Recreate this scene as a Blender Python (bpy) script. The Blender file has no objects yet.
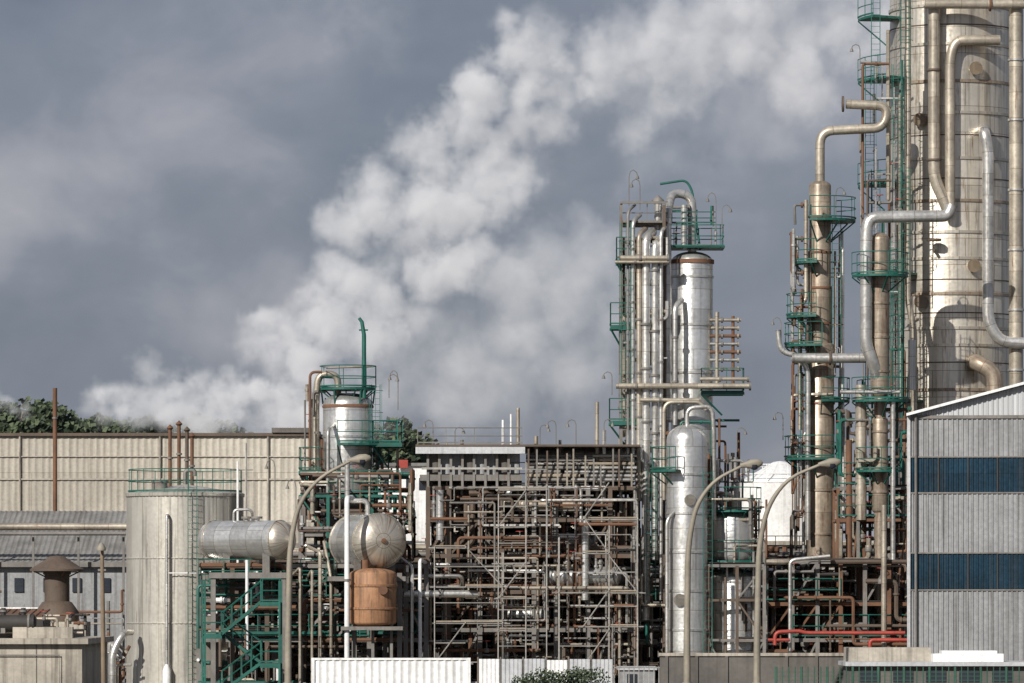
import bpy, math, random
from mathutils import Vector as V
random.seed(7)
sc=bpy.context.scene
R_=random.random
def U(a,b): return random.uniform(a,b)
# ---- survey helpers: elevation drawing (u,v) at depth y  -> metres
HZ=600.0; CAMY=-250.0; EYE=4.5
def k(y): return (y-CAMY)/5000.0
def X(u,y): return (u-512)*k(y)
def Z(v,y): return EYE+(HZ-v)*k(y)
def P(u,v,y): return V((X(u,y),y,Z(v,y)))

# ---------------- materials
def mk(name,col,metal=0.0,rough=0.6,var=0.25,streak=0.3,rust=0.0,seam=None,bump=0.15,rustcol=(0.16,0.06,0.025),dirt=(0.06,0.05,0.04),fine=6.0,finemix=0.3,seamdark=(0.55,0.5,0.43)):
    m=bpy.data.materials.new(name); m.use_nodes=True
    nt=m.node_tree; N=nt.nodes; L=nt.links
    bs=N['Principled BSDF']; uv=N.new('ShaderNodeTexCoord')
    oi=N.new('ShaderNodeObjectInfo')
    off=N.new('ShaderNodeVectorMath'); off.operation='MULTIPLY_ADD'
    L.new(uv.outputs['UV'],off.inputs[0]); off.inputs[1].default_value=(1,1,1)
    cmb=N.new('ShaderNodeCombineXYZ'); mu=N.new('ShaderNodeMath'); mu.operation='MULTIPLY'; mu.inputs[1].default_value=40
    L.new(oi.outputs['Random'],mu.inputs[0]); L.new(mu.outputs[0],cmb.inputs[2]); L.new(cmb.outputs[0],off.inputs[2])
    def noise(scl,detail,vec=(1,1,1),r=0.6):
        mp=N.new('ShaderNodeMapping'); mp.inputs['Scale'].default_value=vec
        L.new(off.outputs[0],mp.inputs[0])
        n=N.new('ShaderNodeTexNoise'); n.inputs['Scale'].default_value=scl; n.inputs['Detail'].default_value=detail
        n.inputs['Roughness'].default_value=r
        L.new(mp.outputs[0],n.inputs['Vector']); return n.outputs['Fac']
    def ramp(src,a,b):
        r=N.new('ShaderNodeMapRange'); r.inputs[1].default_value=a; r.inputs[2].default_value=b
        L.new(src,r.inputs[0]); return r.outputs[0]
    def mix(fac,c1,c2,mode='MIX'):
        x=N.new('ShaderNodeMix'); x.data_type='RGBA'; x.blend_type=mode
        for s,val in ((x.inputs[0],fac),(x.inputs[6],c1),(x.inputs[7],c2)):
            if isinstance(val,bpy.types.NodeSocket): L.new(val,s)
            else: s.default_value=val if isinstance(val,float) else (*val,1)
        return x.outputs[2]
    def mul(a,f):
        x=N.new('ShaderNodeMath'); x.operation='MULTIPLY'; L.new(a,x.inputs[0]); x.inputs[1].default_value=f; return x.outputs[0]
    big=noise(0.7,4)
    c=mix(ramp(big,0.3,0.7),tuple(v*(1-var) for v in col),tuple(min(1,v*(1+var)) for v in col))
    if seam:
        br=N.new('ShaderNodeTexBrick'); br.inputs['Scale'].default_value=1
        br.inputs['Brick Width'].default_value=seam[0]; br.inputs['Row Height'].default_value=seam[1]
        br.inputs['Mortar Size'].default_value=0.016; br.inputs['Mortar Smooth'].default_value=0.3
        br.inputs['Color1'].default_value=(0.82,0.81,0.79,1); br.inputs['Color2'].default_value=(1.14,1.14,1.12,1); br.inputs['Mortar'].default_value=(*seamdark,1)
        L.new(uv.outputs['UV'],br.inputs['Vector'])
        c=mix(1.0,c,br.outputs['Color'],'MULTIPLY')
    if streak>0:
        s=noise(1.0,3,(5,0.18,1)); c=mix(mul(ramp(s,0.5,0.72),streak),c,dirt)
    if rust>0:
        s=noise(1.3,5,(3.2,0.28,1),0.7); c=mix(ramp(s,0.72-0.32*rust,0.86-0.3*rust),c,rustcol)
    f=noise(fine,3); c=mix(finemix,c,mix(ramp(f,0.3,0.7),(0.55,0.55,0.55),(1.3,1.3,1.3)),'MULTIPLY')
    L.new(c,bs.inputs['Base Color']); bs.inputs['Metallic'].default_value=metal
    rr=N.new('ShaderNodeMapRange'); rr.inputs[3].default_value=max(0.05,rough-0.12); rr.inputs[4].default_value=min(1,rough+0.15)
    L.new(f,rr.inputs[0]); L.new(rr.outputs[0],bs.inputs['Roughness'])
    if bump>0:
        bp=N.new('ShaderNodeBump'); bp.inputs['Strength'].default_value=bump; bp.inputs['Distance'].default_value=0.05
        L.new(big,bp.inputs['Height']) if bump<.2 else L.new(noise(1.6,2),bp.inputs['Height'])
        L.new(bp.outputs[0],bs.inputs['Normal'])
    return m
M={}
M['alu']=mk('cladding_aluminium',(0.70,0.70,0.69),0.75,0.33,seam=(2.0,1.0),rust=0.12,streak=0.35,bump=0.3,var=.12,finemix=.2)
M['big']=mk('cladding_weathered',(0.66,0.61,0.53),0.65,0.36,seam=(3.4,1.35),rust=0.46,streak=0.6,bump=0.25,var=.10,finemix=.12,rustcol=(0.22,0.12,0.06),seamdark=(.4,.33,.26))
M['tan']=mk('cladding_tan',(0.37,0.31,0.245),0.4,0.42,seam=(3,1.2),rust=0.6,streak=0.5,bump=0.3)
M['pipe']=mk('pipe_silver',(0.60,0.59,0.57),0.7,0.34,seam=(3,1.1),rust=0.25,streak=0.2)
M['pipet']=mk('pipe_tan',(0.42,0.375,0.31),0.45,0.42,seam=(3,1.3),rust=0.4,streak=0.2)
M['tank']=mk('tank_cladding',(0.60,0.575,0.52),0.5,0.40,streak=0.6,rust=0.28,seam=(1.0,40),finemix=.08,var=.06,bump=.1,rustcol=(.24,.17,.11))
M['rust']=mk('rusty_steel',(0.16,0.08,0.045),0.1,0.8,rust=0.4)
M['orange']=mk('orange_rust_shell',(0.36,0.19,0.10),0.15,0.65,rust=0.6,streak=.6,rustcol=(0.13,0.07,0.045))
M['green']=mk('green_paint',(0.010,0.105,0.08),0,0.5,var=0.35,rust=0.15)
M['steel']=mk('grey_steel',(0.19,0.18,0.165),0.2,0.6,rust=0.45)
M['brown']=mk('brown_steel',(0.11,0.08,0.06),0.1,0.7,rust=0.4)
M['dark']=mk('dark_steel',(0.035,0.032,0.03),0.1,0.7)
M['scaf']=mk('scaffold_tube',(0.48,0.46,0.42),0.5,0.42,rust=0.3)
M['plank']=mk('scaffold_plank',(0.30,0.25,0.19),0,0.8)
M['white']=mk('white_paint',(0.78,0.78,0.77),0,0.5,var=0.08,streak=0.25,rust=0.05)
M['cream']=mk('lamp_paint',(0.26,0.23,0.18),0,0.6,var=0.2,rust=0.2)
M['red']=mk('red_paint',(0.34,0.05,0.035),0,0.5,rust=0.2)
M['blue']=mk('blue_panel',(0.006,0.030,0.054),0,0.3,var=0.3,streak=0.3,seam=(1.1,5))
M['shed']=mk('grey_sheet',(0.29,0.295,0.30),0.2,0.5,var=0.12,streak=0.5)
M['shedl']=mk('light_sheet',(0.50,0.51,0.52),0.15,0.5,var=0.1,streak=0.25)
M['beige']=mk('beige_sheet',(0.44,0.405,0.35),0.05,0.6,var=0.08,streak=0.3,seam=(7,3.1))
M['roof']=mk('old_roof_sheet',(0.20,0.195,0.185),0,0.8,var=0.3,streak=0.5)
M['conc']=mk('concrete',(0.38,0.345,0.29),0,0.85,var=0.3,streak=0.6)
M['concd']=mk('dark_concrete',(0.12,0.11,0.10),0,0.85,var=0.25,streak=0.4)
M['ground']=mk('ground_asphalt',(0.075,0.07,0.062),0,0.9,var=0.35,streak=0)
M['glass']=mk('dark_glass',(0.03,0.035,0.045),0,0.15,var=0.2,streak=0.1,bump=0)
M['timber']=mk('timber',(0.20,0.15,0.10),0,0.8)
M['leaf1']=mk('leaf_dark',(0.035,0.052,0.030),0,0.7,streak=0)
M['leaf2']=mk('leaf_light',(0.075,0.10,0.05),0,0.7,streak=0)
M['net']=mk('green_net',(0.03,0.10,0.065),0,0.7)

# ---------------- mesh builder
class B:
    def __init__(s,name): s.name=name; s.v=[]; s.f=[]; s.m=[]; s.uv=[]; s.ms=[]
    def mi(s,m):
        if m not in s.ms: s.ms.append(m)
        return s.ms.index(m)
    def face(s,idx,m,uv): s.f.append(idx); s.m.append(s.mi(m)); s.uv.extend(uv)
    def tube(s,pts,r,m,n=8,bend=0,cap=True):
        pts=[V(p) for p in pts]
        if bend and len(pts)>2: 
            out=[pts[0]]
            for i in range(1,len(pts)-1):
                a,b,c=pts[i-1],pts[i],pts[i+1]; d1=(a-b); d2=(c-b)
                t=min(bend,d1.length*.48,d2.length*.48)
                if t<1e-4: continue
                p1=b+d1.normalized()*t; p2=b+d2.normalized()*t
                for q in range(6):
                    w=q/5; out.append(p1*(1-w)**2+b*(2*w*(1-w))+p2*w*w)
            out.append(pts[-1]); pts=out
        q=[pts[0]]
        for p in pts[1:]:
            if (p-q[-1]).length>1e-4: q.append(p)
        pts=q
        if len(pts)<2: return
        T=[]
        for i in range(len(pts)):
            a=pts[max(i-1,0)]; b=pts[min(i+1,len(pts)-1)]
            t=(b-a)
            if t.length<1e-6: t=pts[i]-a if (pts[i]-a).length>1e-6 else V((0,0,1))
            T.append(t.normalized())
        ref=V((0,0,1)) if abs(T[0].z)<0.9 else V((0,1,0))
        nrm=(ref-T[0]*ref.dot(T[0])).normalized(); b0=len(s.v); ln=0
        rs=r if isinstance(r,(list,tuple)) else None
        lens=[]
        ph=math.pi/n if n==4 else 0
        for i,p in enumerate(pts):
            nrm=(nrm-T[i]*nrm.dot(T[i])); nrm=nrm.normalized() if nrm.length>1e-5 else T[i].orthogonal().normalized()
            bi=T[i].cross(nrm)
            if i: ln+=(p-pts[i-1]).length
            lens.append(ln)
            rr=r if rs is None else (rs[0]+(rs[-1]-rs[0])*i/(len(pts)-1))
            for j in range(n):
                a=2*math.pi*j/n+ph; s.v.append(p+nrm*(math.cos(a)*rr)+bi*(math.sin(a)*rr))
        r0=r if rs is None else rs[0]; off=pts[0].x*0.37+pts[0].z*0.21
        for i in range(len(pts)-1):
            for j in range(n):
                j2=(j+1)%n; u0=2*math.pi*r0*j/n+off; u1=2*math.pi*r0*(j+1)/n+off
                s.face((b0+i*n+j,b0+i*n+j2,b0+(i+1)*n+j2,b0+(i+1)*n+j),m,[(u0,lens[i]+off),(u1,lens[i]+off),(u1,lens[i+1]+off),(u0,lens[i+1]+off)])
        if cap:
            s.face(tuple(b0+j for j in reversed(range(n))),m,[(j*.1,0) for j in range(n)])
            e=b0+(len(pts)-1)*n; s.face(tuple(e+j for j in range(n)),m,[(j*.1,0) for j in range(n)])
    def lathe(s,o,prof,m,n=32,axis=(0,0,1),sy=1.0):
        o=V(o); ax=V(axis).normalized()
        a=V((1,0,0)) if abs(ax.x)<0.7 else V((0,0,1)); a=(a-ax*a.dot(ax)).normalized(); b=ax.cross(a)
        b0=len(s.v); rm=max(p[0] for p in prof); vl=[0]
        for i in range(1,len(prof)): vl.append(vl[-1]+math.hypot(prof[i][0]-prof[i-1][0],prof[i][1]-prof[i-1][1]))
        for r,z in prof:
            for j in range(n):
                t=2*math.pi*j/n; s.v.append(o+ax*z+a*(r*math.cos(t))+b*(r*math.sin(t)*sy))
        for i in range(len(prof)-1):
            for j in range(n):
                j2=(j+1)%n; u0=2*math.pi*rm*j/n; u1=2*math.pi*rm*(j+1)/n
                s.face((b0+i*n+j,b0+i*n+j2,b0+(i+1)*n+j2,b0+(i+1)*n+j),m,[(u0,vl[i]),(u1,vl[i]),(u1,vl[i+1]),(u0,vl[i+1])])
    def box(s,c,d,m,rz=0):
        c=V(c); hx,hy,hz=d[0]/2,d[1]/2,d[2]/2; b0=len(s.v); cs,sn=math.cos(rz),math.sin(rz)
        for x in(-hx,hx):
            for y in(-hy,hy):
                for z in(-hz,hz): s.v.append(c+V((x*cs-y*sn,x*sn+y*cs,z)))
        for f in ((0,1,3,2),(4,6,7,5),(0,4,5,1),(2,3,7,6),(0,2,6,4),(1,5,7,3)):
            uv=[]
            for q in f:
                p=s.v[b0+q]
                if f in((0,1,3,2),(4,6,7,5)): uv.append((p.y,p.z))
                elif f in((0,4,5,1),(2,3,7,6)): uv.append((p.x,p.z))
                else: uv.append((p.x,p.y))
            s.face(tuple(b0+q for q in f),m,uv)
    def bx(s,x0,x1,y0,y1,z0,z1,m): s.box(((x0+x1)/2,(y0+y1)/2,(z0+z1)/2),(abs(x1-x0),abs(y1-y0),abs(z1-z0)),m)
    def bar(s,a,b,w,m): s.tube([a,b],w*0.7071,m,n=4)
    def quad(s,a,b,c,d,m,uv=None):
        b0=len(s.v); s.v+= [V(a),V(b),V(c),V(d)]
        if uv is None:
            w=(V(b)-V(a)).length; h=(V(d)-V(a)).length; uv=[(0,0),(w,0),(w,h),(0,h)]
        s.face((b0,b0+1,b0+2,b0+3),m,uv)
    def corr(s,p0,p1,z0,z1,m,pitch=0.25,amp=0.05,zt1=None):
        p0=V((p0[0],p0[1],0)); p1=V((p1[0],p1[1],0)); d=p1-p0; Lh=d.length; d.normalize(); nr=V((d.y,-d.x,0))
        n=max(1,int(Lh/pitch)); pt=Lh/n; zt1=z1 if zt1 is None else zt1; seq=[]
        for i in range(n):
            for f,o in ((0,0),(0.5,0),(0.62,1),(0.88,1)): seq.append((pt*(i+f),o*amp))
        seq.append((Lh,0)); b0=len(s.v)
        for t,o in seq:
            q=p0+d*t+nr*o; zz=z1+(zt1-z1)*t/Lh
            s.v.append(V((q.x,q.y,z0))); s.v.append(V((q.x,q.y,zz)))
        for i in range(len(seq)-1):
            a=b0+2*i; s.face((a,a+2,a+3,a+1),m,[(seq[i][0],z0),(seq[i+1][0],z0),(seq[i+1][0],z1),(seq[i][0],z1)])
    def corroof(s,x0,x1,y0,z0,y1,z1,m,pitch=0.3,amp=0.05):
        n=int((x1-x0)/pitch); seq=[]
        for i in range(n):
            for f,o in ((0,0),(0.5,0),(0.62,1),(0.88,1)): seq.append((x0+(x1-x0)*(i+f)/n,o*amp))
        seq.append((x1,0)); b0=len(s.v); Lh=math.hypot(y1-y0,z1-z0)
        for x,o in seq: s.v.append(V((x,y0,z0+o))); s.v.append(V((x,y1,z1+o)))
        for i in range(len(seq)-1):
            a=b0+2*i; s.face((a,a+2,a+3,a+1),m,[(seq[i][0],0),(seq[i+1][0],0),(seq[i+1][0],Lh),(seq[i][0],Lh)])
    # ---- plant details
    def rail(s,pts,m='green',h=1.1,r=0.026,step=1.25):
        pts=[V(p) for p in pts]
        for hh in (h,h*.5): s.tube([p+V((0,0,hh)) for p in pts],r,m,n=5)
        s.tube([p+V((0,0,0.08)) for p in pts],0.05,m,n=4)
        acc=step
        for a,b in zip(pts,pts[1:]):
            ln=(b-a).length; 
            if ln<1e-4: continue
            t=step-acc
            while t<=ln:
                q=a+(b-a)*(t/ln); s.tube([q,q+V((0,0,h))],r,m,n=4,cap=False); t+=step
            acc=ln-(t-step)
        s.tube([pts[-1],pts[-1]+V((0,0,h))],r,m,n=4,cap=False)
    def deck(s,x0,x1,y0,y1,z,m='green',rails='flr',br=True):
        s.bx(x0,x1,y0,y1,z-0.08,z,m); 
        for yy in (y0,y1): s.bx(x0-.03,x1+.03,yy-.04,yy+.04,z-0.22,z-.0801,m)
        c={'f':[(x0,y0,z),(x1,y0,z)],'b':[(x0,y1,z),(x1,y1,z)],'l':[(x0,y0,z),(x0,y1,z)],'r':[(x1,y0,z),(x1,y1,z)]}
        for q in rails: s.rail(c[q],m)
        if br: s.bar((x0,y0,z-.2),((x0+x1)/2,(y0+y1)/2,z-1.2),.07,m)
    def ringdeck(s,cx,cy,z,r0,r1,a0,a1,m='green',rail=True):
        n=max(3,int(abs(a1-a0)/12)); pi=[];po=[]
        for i in range(n+1):
            a=math.radians(a0+(a1-a0)*i/n); c_,s_=math.cos(a),math.sin(a)
            pi.append(V((cx+r0*c_,cy+r0*s_,z))); po.append(V((cx+r1*c_,cy+r1*s_,z)))
        dz=V((0,0,-.12))
        for i in range(n):
            s.quad(pi[i],po[i],po[i+1],pi[i+1],m); s.quad(pi[i]+dz,pi[i+1]+dz,po[i+1]+dz,po[i]+dz,m); s.quad(po[i]+dz,po[i+1]+dz,po[i+1],po[i],m)
            if i%4==0: s.bar(po[i]+dz,pi[i]+V((0,0,-(r1-r0)*.9)),.06,m)
        s.quad(pi[0],po[0],po[0]+dz,pi[0]+dz,m); s.quad(pi[-1],po[-1],po[-1]+dz,pi[-1]+dz,m)
        if rail: s.rail(po,m)
    def ladder(s,x,y,z0,z1,m='green',cage=True,face=-1):
        for dx in(-.22,.22): s.tube([(x+dx,y,z0),(x+dx,y,z1)],.026,m,n=4)
        z=z0+.3
        while z<z1: s.tube([(x-.22,y,z),(x+.22,y,z)],.014,m,n=4,cap=False); z+=.3
        if cage:
            z=z0+2.2; 
            def arc(zz): return [V((x+.36*math.cos(t),y+face*(.36+.36*math.sin(t))-face*.3,zz)) for t in [math.pi*i/6 for i in range(7)]]
            while z<z1: s.tube(arc(z),.018,m,n=4); z+=1.1
            if z1-z0>2.5:
                for i in (1,3,5): s.tube([arc(z0+2.2)[i],arc(z1)[i]],.013,m,n=4,cap=False)
    def flange(s,p,ax,r,m='steel'):
        p=V(p); ax=V(ax).normalized(); s.tube([p-ax*.05,p+ax*.05],r*1.45,m,n=10)
    def valve(s,p,r,m='steel',wm='red'):
        p=V(p); s.lathe(p-V((0,0,r*1.4)),[(0,0),(r*1.4,r*.4),(r*1.6,r*1.4),(r*1.2,r*2.4),(0,r*2.8)],m,n=8)
        s.tube([p,p+V((0,0,r*5))],.03,m,n=5); 
        s.tube([p+V((math.cos(t)*.2,math.sin(t)*.2,r*5)) for t in [i*math.pi/4 for i in range(9)]],.02,wm,n=4)
    def hook(s,p,h=2.2,d=1,m='steel'):
        p=V(p); pts=[p,p+V((0,0,h*.8)),p+V((.06*d,0,h*.95)),p+V((.22*d,0,h)),p+V((.38*d,0,h*.93)),p+V((.42*d,0,h*.84))]
        s.tube(pts,.024,m,n=5); q=pts[-1]; s.lathe(q+V((0,0,-.16)),[(0,0),(.1,.0),(.07,.1),(.03,.18)],m,n=8)
    def vessel(s,cx,cy,z0,z1,r,m,head=.5,bot=False,rings=0,n=32,ringm=None):
        pr=[]
        if bot:
            for i in range(7): a=math.pi/2*i/6; pr.append((max(.001,r*math.sin(a)),z0-r*head*math.cos(a)))
        else: pr.append((r,z0))
        for i in range(7): a=math.pi/2*i/6; pr.append((max(.001,r*math.cos(a)),z1+r*head*math.sin(a)))
        s.lathe((cx,cy,0),pr,m,n=n)
        if rings:
            z=z0+rings*.6
            while z<z1+.01:
                s.lathe((cx,cy,z),[(r,-.06),(r+.05,-.05),(r+.05,.05),(r,.06)],ringm or m,n=n); z+=rings
    def hvessel(s,c0,ax,L,r,m,head=.5,n=32,mh=None):
        pr=[]
        for i in range(8): a=math.pi/2*i/7; pr.append((max(.001,r*math.sin(a)),-r*head*math.cos(a)))
        s.lathe(c0,pr+[(r,L)],m,n=n,axis=ax)
        pr=[(r,L)]
        for i in range(1,8): a=math.pi/2*i/7; pr.append((max(.001,r*math.cos(a)),L+r*head*math.sin(a)))
        s.lathe(c0,pr,mh or m,n=n,axis=ax)
        for t in (0.0,L): s.lathe(V(c0)+V(ax).normalized()*t,[(r,-.05),(r+.035,-.04),(r+.035,.04),(r,.05)],mh or m,n=n,axis=ax)
    def frame(s,xs,ys,zs,m='steel',w=.22,brace=.35,rails=True,grate=.6,gm='dark',rm='green',m2=None):
        for x in xs:
            mm=m if (m2 is None or R_()<.6) else m2
            for y in ys: s.bar((x,y,0),(x,y,zs[-1]),w,mm)
        for zi,z in enumerate(zs):
            mm=m if (m2 is None or R_()<.6) else m2
            for y in ys: s.bar((xs[0],y,z),(xs[-1],y,z),w*.9,mm)
            for x in xs: s.bar((x,ys[0],z-.003),(x,ys[-1],z-.003),w*.8,mm)
            for i in range(len(xs)-1):
                for j in range(len(ys)-1):
                    if R_()<grate: s.bx(xs[i],xs[i+1],ys[j],ys[j+1],z+.12,z+.17,gm)
                if R_()<brace:
                    zb=zs[zi-1] if zi else 0; y=ys[0]
                    if R_()<.5: s.bar((xs[i],y,zb),(xs[i+1],y,z),w*.5,mm)
                    else: s.bar((xs[i+1],y,zb),(xs[i],y,z),w*.5,mm)
            if rails and R_()<.7:
                a=random.randint(0,max(0,len(xs)//2-1)); e=random.randint(len(xs)//2,len(xs)-1)
                s.rail([(xs[a],ys[0]-.15,z+.15),(xs[e],ys[0]-.15,z+.15)],rm)
    def spag(s,x0,x1,y0,y1,z0,z1,n,mats,rr=(.04,.16),vert=.5):
        for _ in range(n):
            p=V((U(x0,x1),U(y0,y1),U(z0,z1))); pts=[p]; r=U(*rr); last=-1
            for q in range(random.randint(2,6)):
                ax=random.choices([0,1,2],[.45,.15,vert])[0]
                if ax==last: continue
                last=ax; lo,hi=((x0,x1),(y0,y1),(z0,z1))[ax]
                t=p.copy(); t[ax]=min(hi,max(lo,p[ax]+random.choice([-1,1])*U(.6,(hi-lo)*.5+.6)))
                if (t-p).length>.4: pts.append(t); p=t
            if len(pts)>1:
                m=random.choice(mats); s.tube(pts,r,m,n=7,bend=r*2.5)
                for a,b in zip(pts,pts[1:]):
                    if R_()<.5: s.flange(a+(b-a)*U(.25,.75),(b-a),r,m)
                if R_()<.3: s.valve(pts[0]+(pts[1]-pts[0])*.5,r*1.1)
    def scaffold(s,x0,x1,y0,y1,z0,z1,m='scaf',st=1.5,lv=2.0,pl=.5,skip=.15):
        nx=max(1,round((x1-x0)/st)); xs=[x0+(x1-x0)*i/nx+U(-.15,.15) for i in range(nx+1)]
        for x in xs:
            if R_()<skip: continue
            zt=z1+U(-1.6,1.0)
            for y in (y0,y1): s.tube([(x,y,z0),(x+U(-.04,.04),y,zt)],.032,m,n=5)
        z=z0+lv*.7
        while z<z1:
            a=random.randint(0,nx//3); e=random.randint(nx*2//3,nx)
            for y in (y0,y1): 
                s.tube([(xs[a]-U(0,.4),y,z),(xs[e]+U(0,.4),y,z+U(-.04,.04))],.032,m,n=5)
            s.tube([(xs[a],y0,z+1.0),(xs[e],y0,z+1.0)],.026,m,n=5)
            for i in range(a,e+1):
                x=xs[i]; s.tube([(x,y0-.15,z+.03),(x,y1+.15,z+.03)],.03,m,n=5)
                if i<e and R_()<pl: s.bx(xs[i],xs[i+1],y0+.05,y1-.05,z+.07,z+.13,'plank')
                if i<e and R_()<.3:
                    x2=xs[i+1]
                    if R_()<.5: x,x2=x2,x
                    s.tube([(x,y0-.06,z),(x2,y0-.06,z+lv)],.03,m,n=5)
            z+=lv*U(.85,1.15)
    def drum(s,x,y,z,r,h,m):
        s.vessel(x,y,z,z+h,r,m,bot=True,n=20)
        for a in range(4): t=a*math.pi/2+.6; s.bar((x+r*.8*math.cos(t),y+r*.8*math.sin(t),z-.8),(x+r*.8*math.cos(t),y+r*.8*math.sin(t),z+.3),.1,'steel')
    def exch(s,x,y,z,L,r,m):
        s.hvessel((x,y,z),(1,0,0),L,r,m,head=.4,n=18)
        for t in (.25,.75):
            s.box((x+L*t,y,z-r*.9),(.2,r*1.4,r*.9),'steel'); s.tube([(x+L*t,y,z),(x+L*t,y,z+r*1.9)],r*.3,m,n=8); s.flange((x+L*t,y,z+r*1.5),(0,0,1),r*.33)
        s.flange((x+.2,y,z),(1,0,0),r*.78); s.flange((x+L-.2,y,z),(1,0,0),r*.78)
    def leaves(s,c,rad,n,sz,mats=('leaf1','leaf2')):
        for _ in range(n):
            d=V((random.gauss(0,1),random.gauss(0,1),random.gauss(0,1))).normalized()*(U(.35,1.0)**.6)
            p=V(c)+V((d.x*rad[0],d.y*rad[1],d.z*rad[2])); a=V((U(-1,1),U(-1,1),U(-1,1))).normalized(); b=a.orthogonal().normalized()
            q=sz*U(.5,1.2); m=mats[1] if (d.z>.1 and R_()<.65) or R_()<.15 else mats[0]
            s.quad(p-a*q-b*q*.5,p+a*q*.2-b*q,p+a*q+b*q*.4,p-a*q*.3+b*q,m)
    def spin(s,px,py,ang):
        c,sn=math.cos(ang),math.sin(ang)
        s.v=[V((px+(p.x-px)*c-(p.y-py)*sn,py+(p.x-px)*sn+(p.y-py)*c,p.z)) for p in s.v]
    def done(s):
        me=bpy.data.meshes.new(s.name); mn=V((1e9,)*3); mx=V((-1e9,)*3)
        for p in s.v:
            for i in range(3): mn[i]=min(mn[i],p[i]); mx[i]=max(mx[i],p[i])
        o=V(((mn.x+mx.x)/2,(mn.y+mx.y)/2,mn.z))
        me.from_pydata([tuple(p-o) for p in s.v],[],s.f)
        for m in s.ms: me.materials.append(M[m])
        me.polygons.foreach_set('material_index',s.m); me.polygons.foreach_set('use_smooth',[True]*len(s.f))
        uvl=me.uv_layers.new(name='UVMap'); uvl.data.foreach_set('uv',[c for t in s.uv for c in t])
        me.update(); me.set_sharp_from_angle(angle=math.radians(50))
        ob=bpy.data.objects.new(s.name,me); ob.location=o; sc.collection.objects.link(ob); return ob

# ================= ground
b=B('ground'); 
b.quad((-1500,-300,0),(1500,-300,0),(1500,4000,0),(-1500,4000,0),'ground'); b.done()

# ================= left warehouse
b=B('corrugated_warehouse'); y=60
x0,x1=X(-420,y),X(316,y); zt=Z(436,y)
b.corr((x0,y),(x1,y),0,zt,'beige',pitch=.42,amp=.03); b.corr((x1,y),(x1,y+26),0,zt,'beige',pitch=.42,amp=.03)
b.bx(x0-.2,x1+.25,y-.25,y+26,zt,zt+.18,'brown')
b.quad((x0,y,zt+.19),(x1,y,zt+.19),(x1,y+13,zt+.5),(x0,y+13,zt+.5),'roof'); b.quad((x0,y+26,zt+.19),(x1,y+26,zt+.19),(x1,y+13,zt+.5),(x0,y+13,zt+.5),'roof')
b.bx(x0,x1,y-.12,y-.07,Z(480,y),Z(478.5,y),'beige'); b.bx(x0,x1,y-.12,y-.07,Z(457,y),Z(456,y),'beige')
for u in (-60,20,160,268): b.tube([(X(u,y),y-.15,0),(X(u,y),y-.15,zt)],.06,'conc',n=6)
for u in (60,88,116): 
    b.bx(X(u,y),X(u+16,y),y-.2,y-.1,Z(525,y),Z(514,y),'glass'); b.bx(X(u,y)-.1,X(u+16,y)+.1,y-.3,y-.1,Z(514,y),Z(512.5,y),'white')
b.bx(X(272,y),X(316,y),y-.4,y+8,zt+.2,zt+.5,'concd')
b.done()
for (u,t,bo,yy,m) in ((55,388,560,45,'rust'),(170,428,560,30,'rust'),(179,424,560,30,'rust'),(187,430,560,30,'brown'),(192,436,560,30,'rust')):
    b=B('flue_pipe'); b.tube([(X(u,yy),yy,0),P(u,t,yy)],.13 if u<60 else .1,m,n=8); b.flange(P(u,t+30,yy),(0,0,1),.12)
    if u>60: b.lathe(P(u,t,yy),[(.11,-.1),(.2,0),(.02,.2)],m,n=8)
    b.done()

# low process hall with pitched roof
b=B('low_workshop'); y=24
x0,x1=X(-300,y),X(128,y)
b.corroof(x0,x1,y,Z(563,y),y+9,Z(563,y)+3.0,'roof',pitch=.3,amp=.03)
b.bx(x0,x1,y+.3,y+9,0,Z(565,y),'shed'); b.bx(x0,x1,y-.15,y,Z(567,y),Z(562,y),'steel')
for i in range(10):
    u=-160+i*29
    b.bx(X(u,y),X(u+9,y),y+.2,y+.28,Z(592,y),Z(578,y),'glass')
b.tube([(x0,y-1,Z(527,y)),(x1,y-1,Z(527,y))],.2,'pipet',n=10); b.tube([(x0,y-1.5,Z(534,y)),(x1,y-1.5,Z(534,y))],.1,'steel',n=8)
for u in range(-100,128,45): b.bar((X(u,y),y-1,0),(X(u,y),y-1,Z(525,y)),.12,'steel')
b.spag(x0+8,x1,y-5,y-1,0.2,Z(590,y),50,['pipe','rust','steel','pipet'],rr=(.03,.1))
b.done()
# concrete block building front left
b=B('concrete_workshop'); y=-26
x0,x1=X(-200,y),X(82,y); zt=Z(644,y)
b.bx(x0,x1,y,y+14,0,zt,'conc'); b.bx(x0,x1+.3,y-.35,y+14.3,zt,zt+.25,'conc'); b.bx(x0,x1-1,y+2,y+13,zt+.25,zt+.6,'concd')
b.bx(X(36,y),X(36.8,y),y-.02,y+.2,0,zt-.01,'concd')
b.bx(X(-20,y),X(12,y),y+3,y+6,zt+.6,Z(614,y),'brown'); b.exch(X(-10,y),y+1.5,zt+.95,1.8,.35,'dark')
b.corroof(X(-100,y),X(30,y),y+6,Z(617,y+6),y+10,Z(610,y+6),'rust')
b.bx(X(-100,y),X(30,y),y+6.1,y+10,zt+.6,Z(618,y+6),'dark')
b.bx(X(10,y),X(70,y),y+1.2,y+1.9,zt+.25,zt+.75,'conc')
b.spag(X(-20,y),X(80,y),y+1,y+5,zt+.5,zt+1.3,16,['rust','dark','pipet'],rr=(.03,.08))
b.tube([(x0,y-.12,zt-.5),(X(60,y),y-.12,zt-.5),(X(60,y),y-.12,0)],.03,'steel',n=6); b.done()
b=B('mushroom_vent_stack'); y=7; o=P(57,612,y); kk=k(y)
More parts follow.
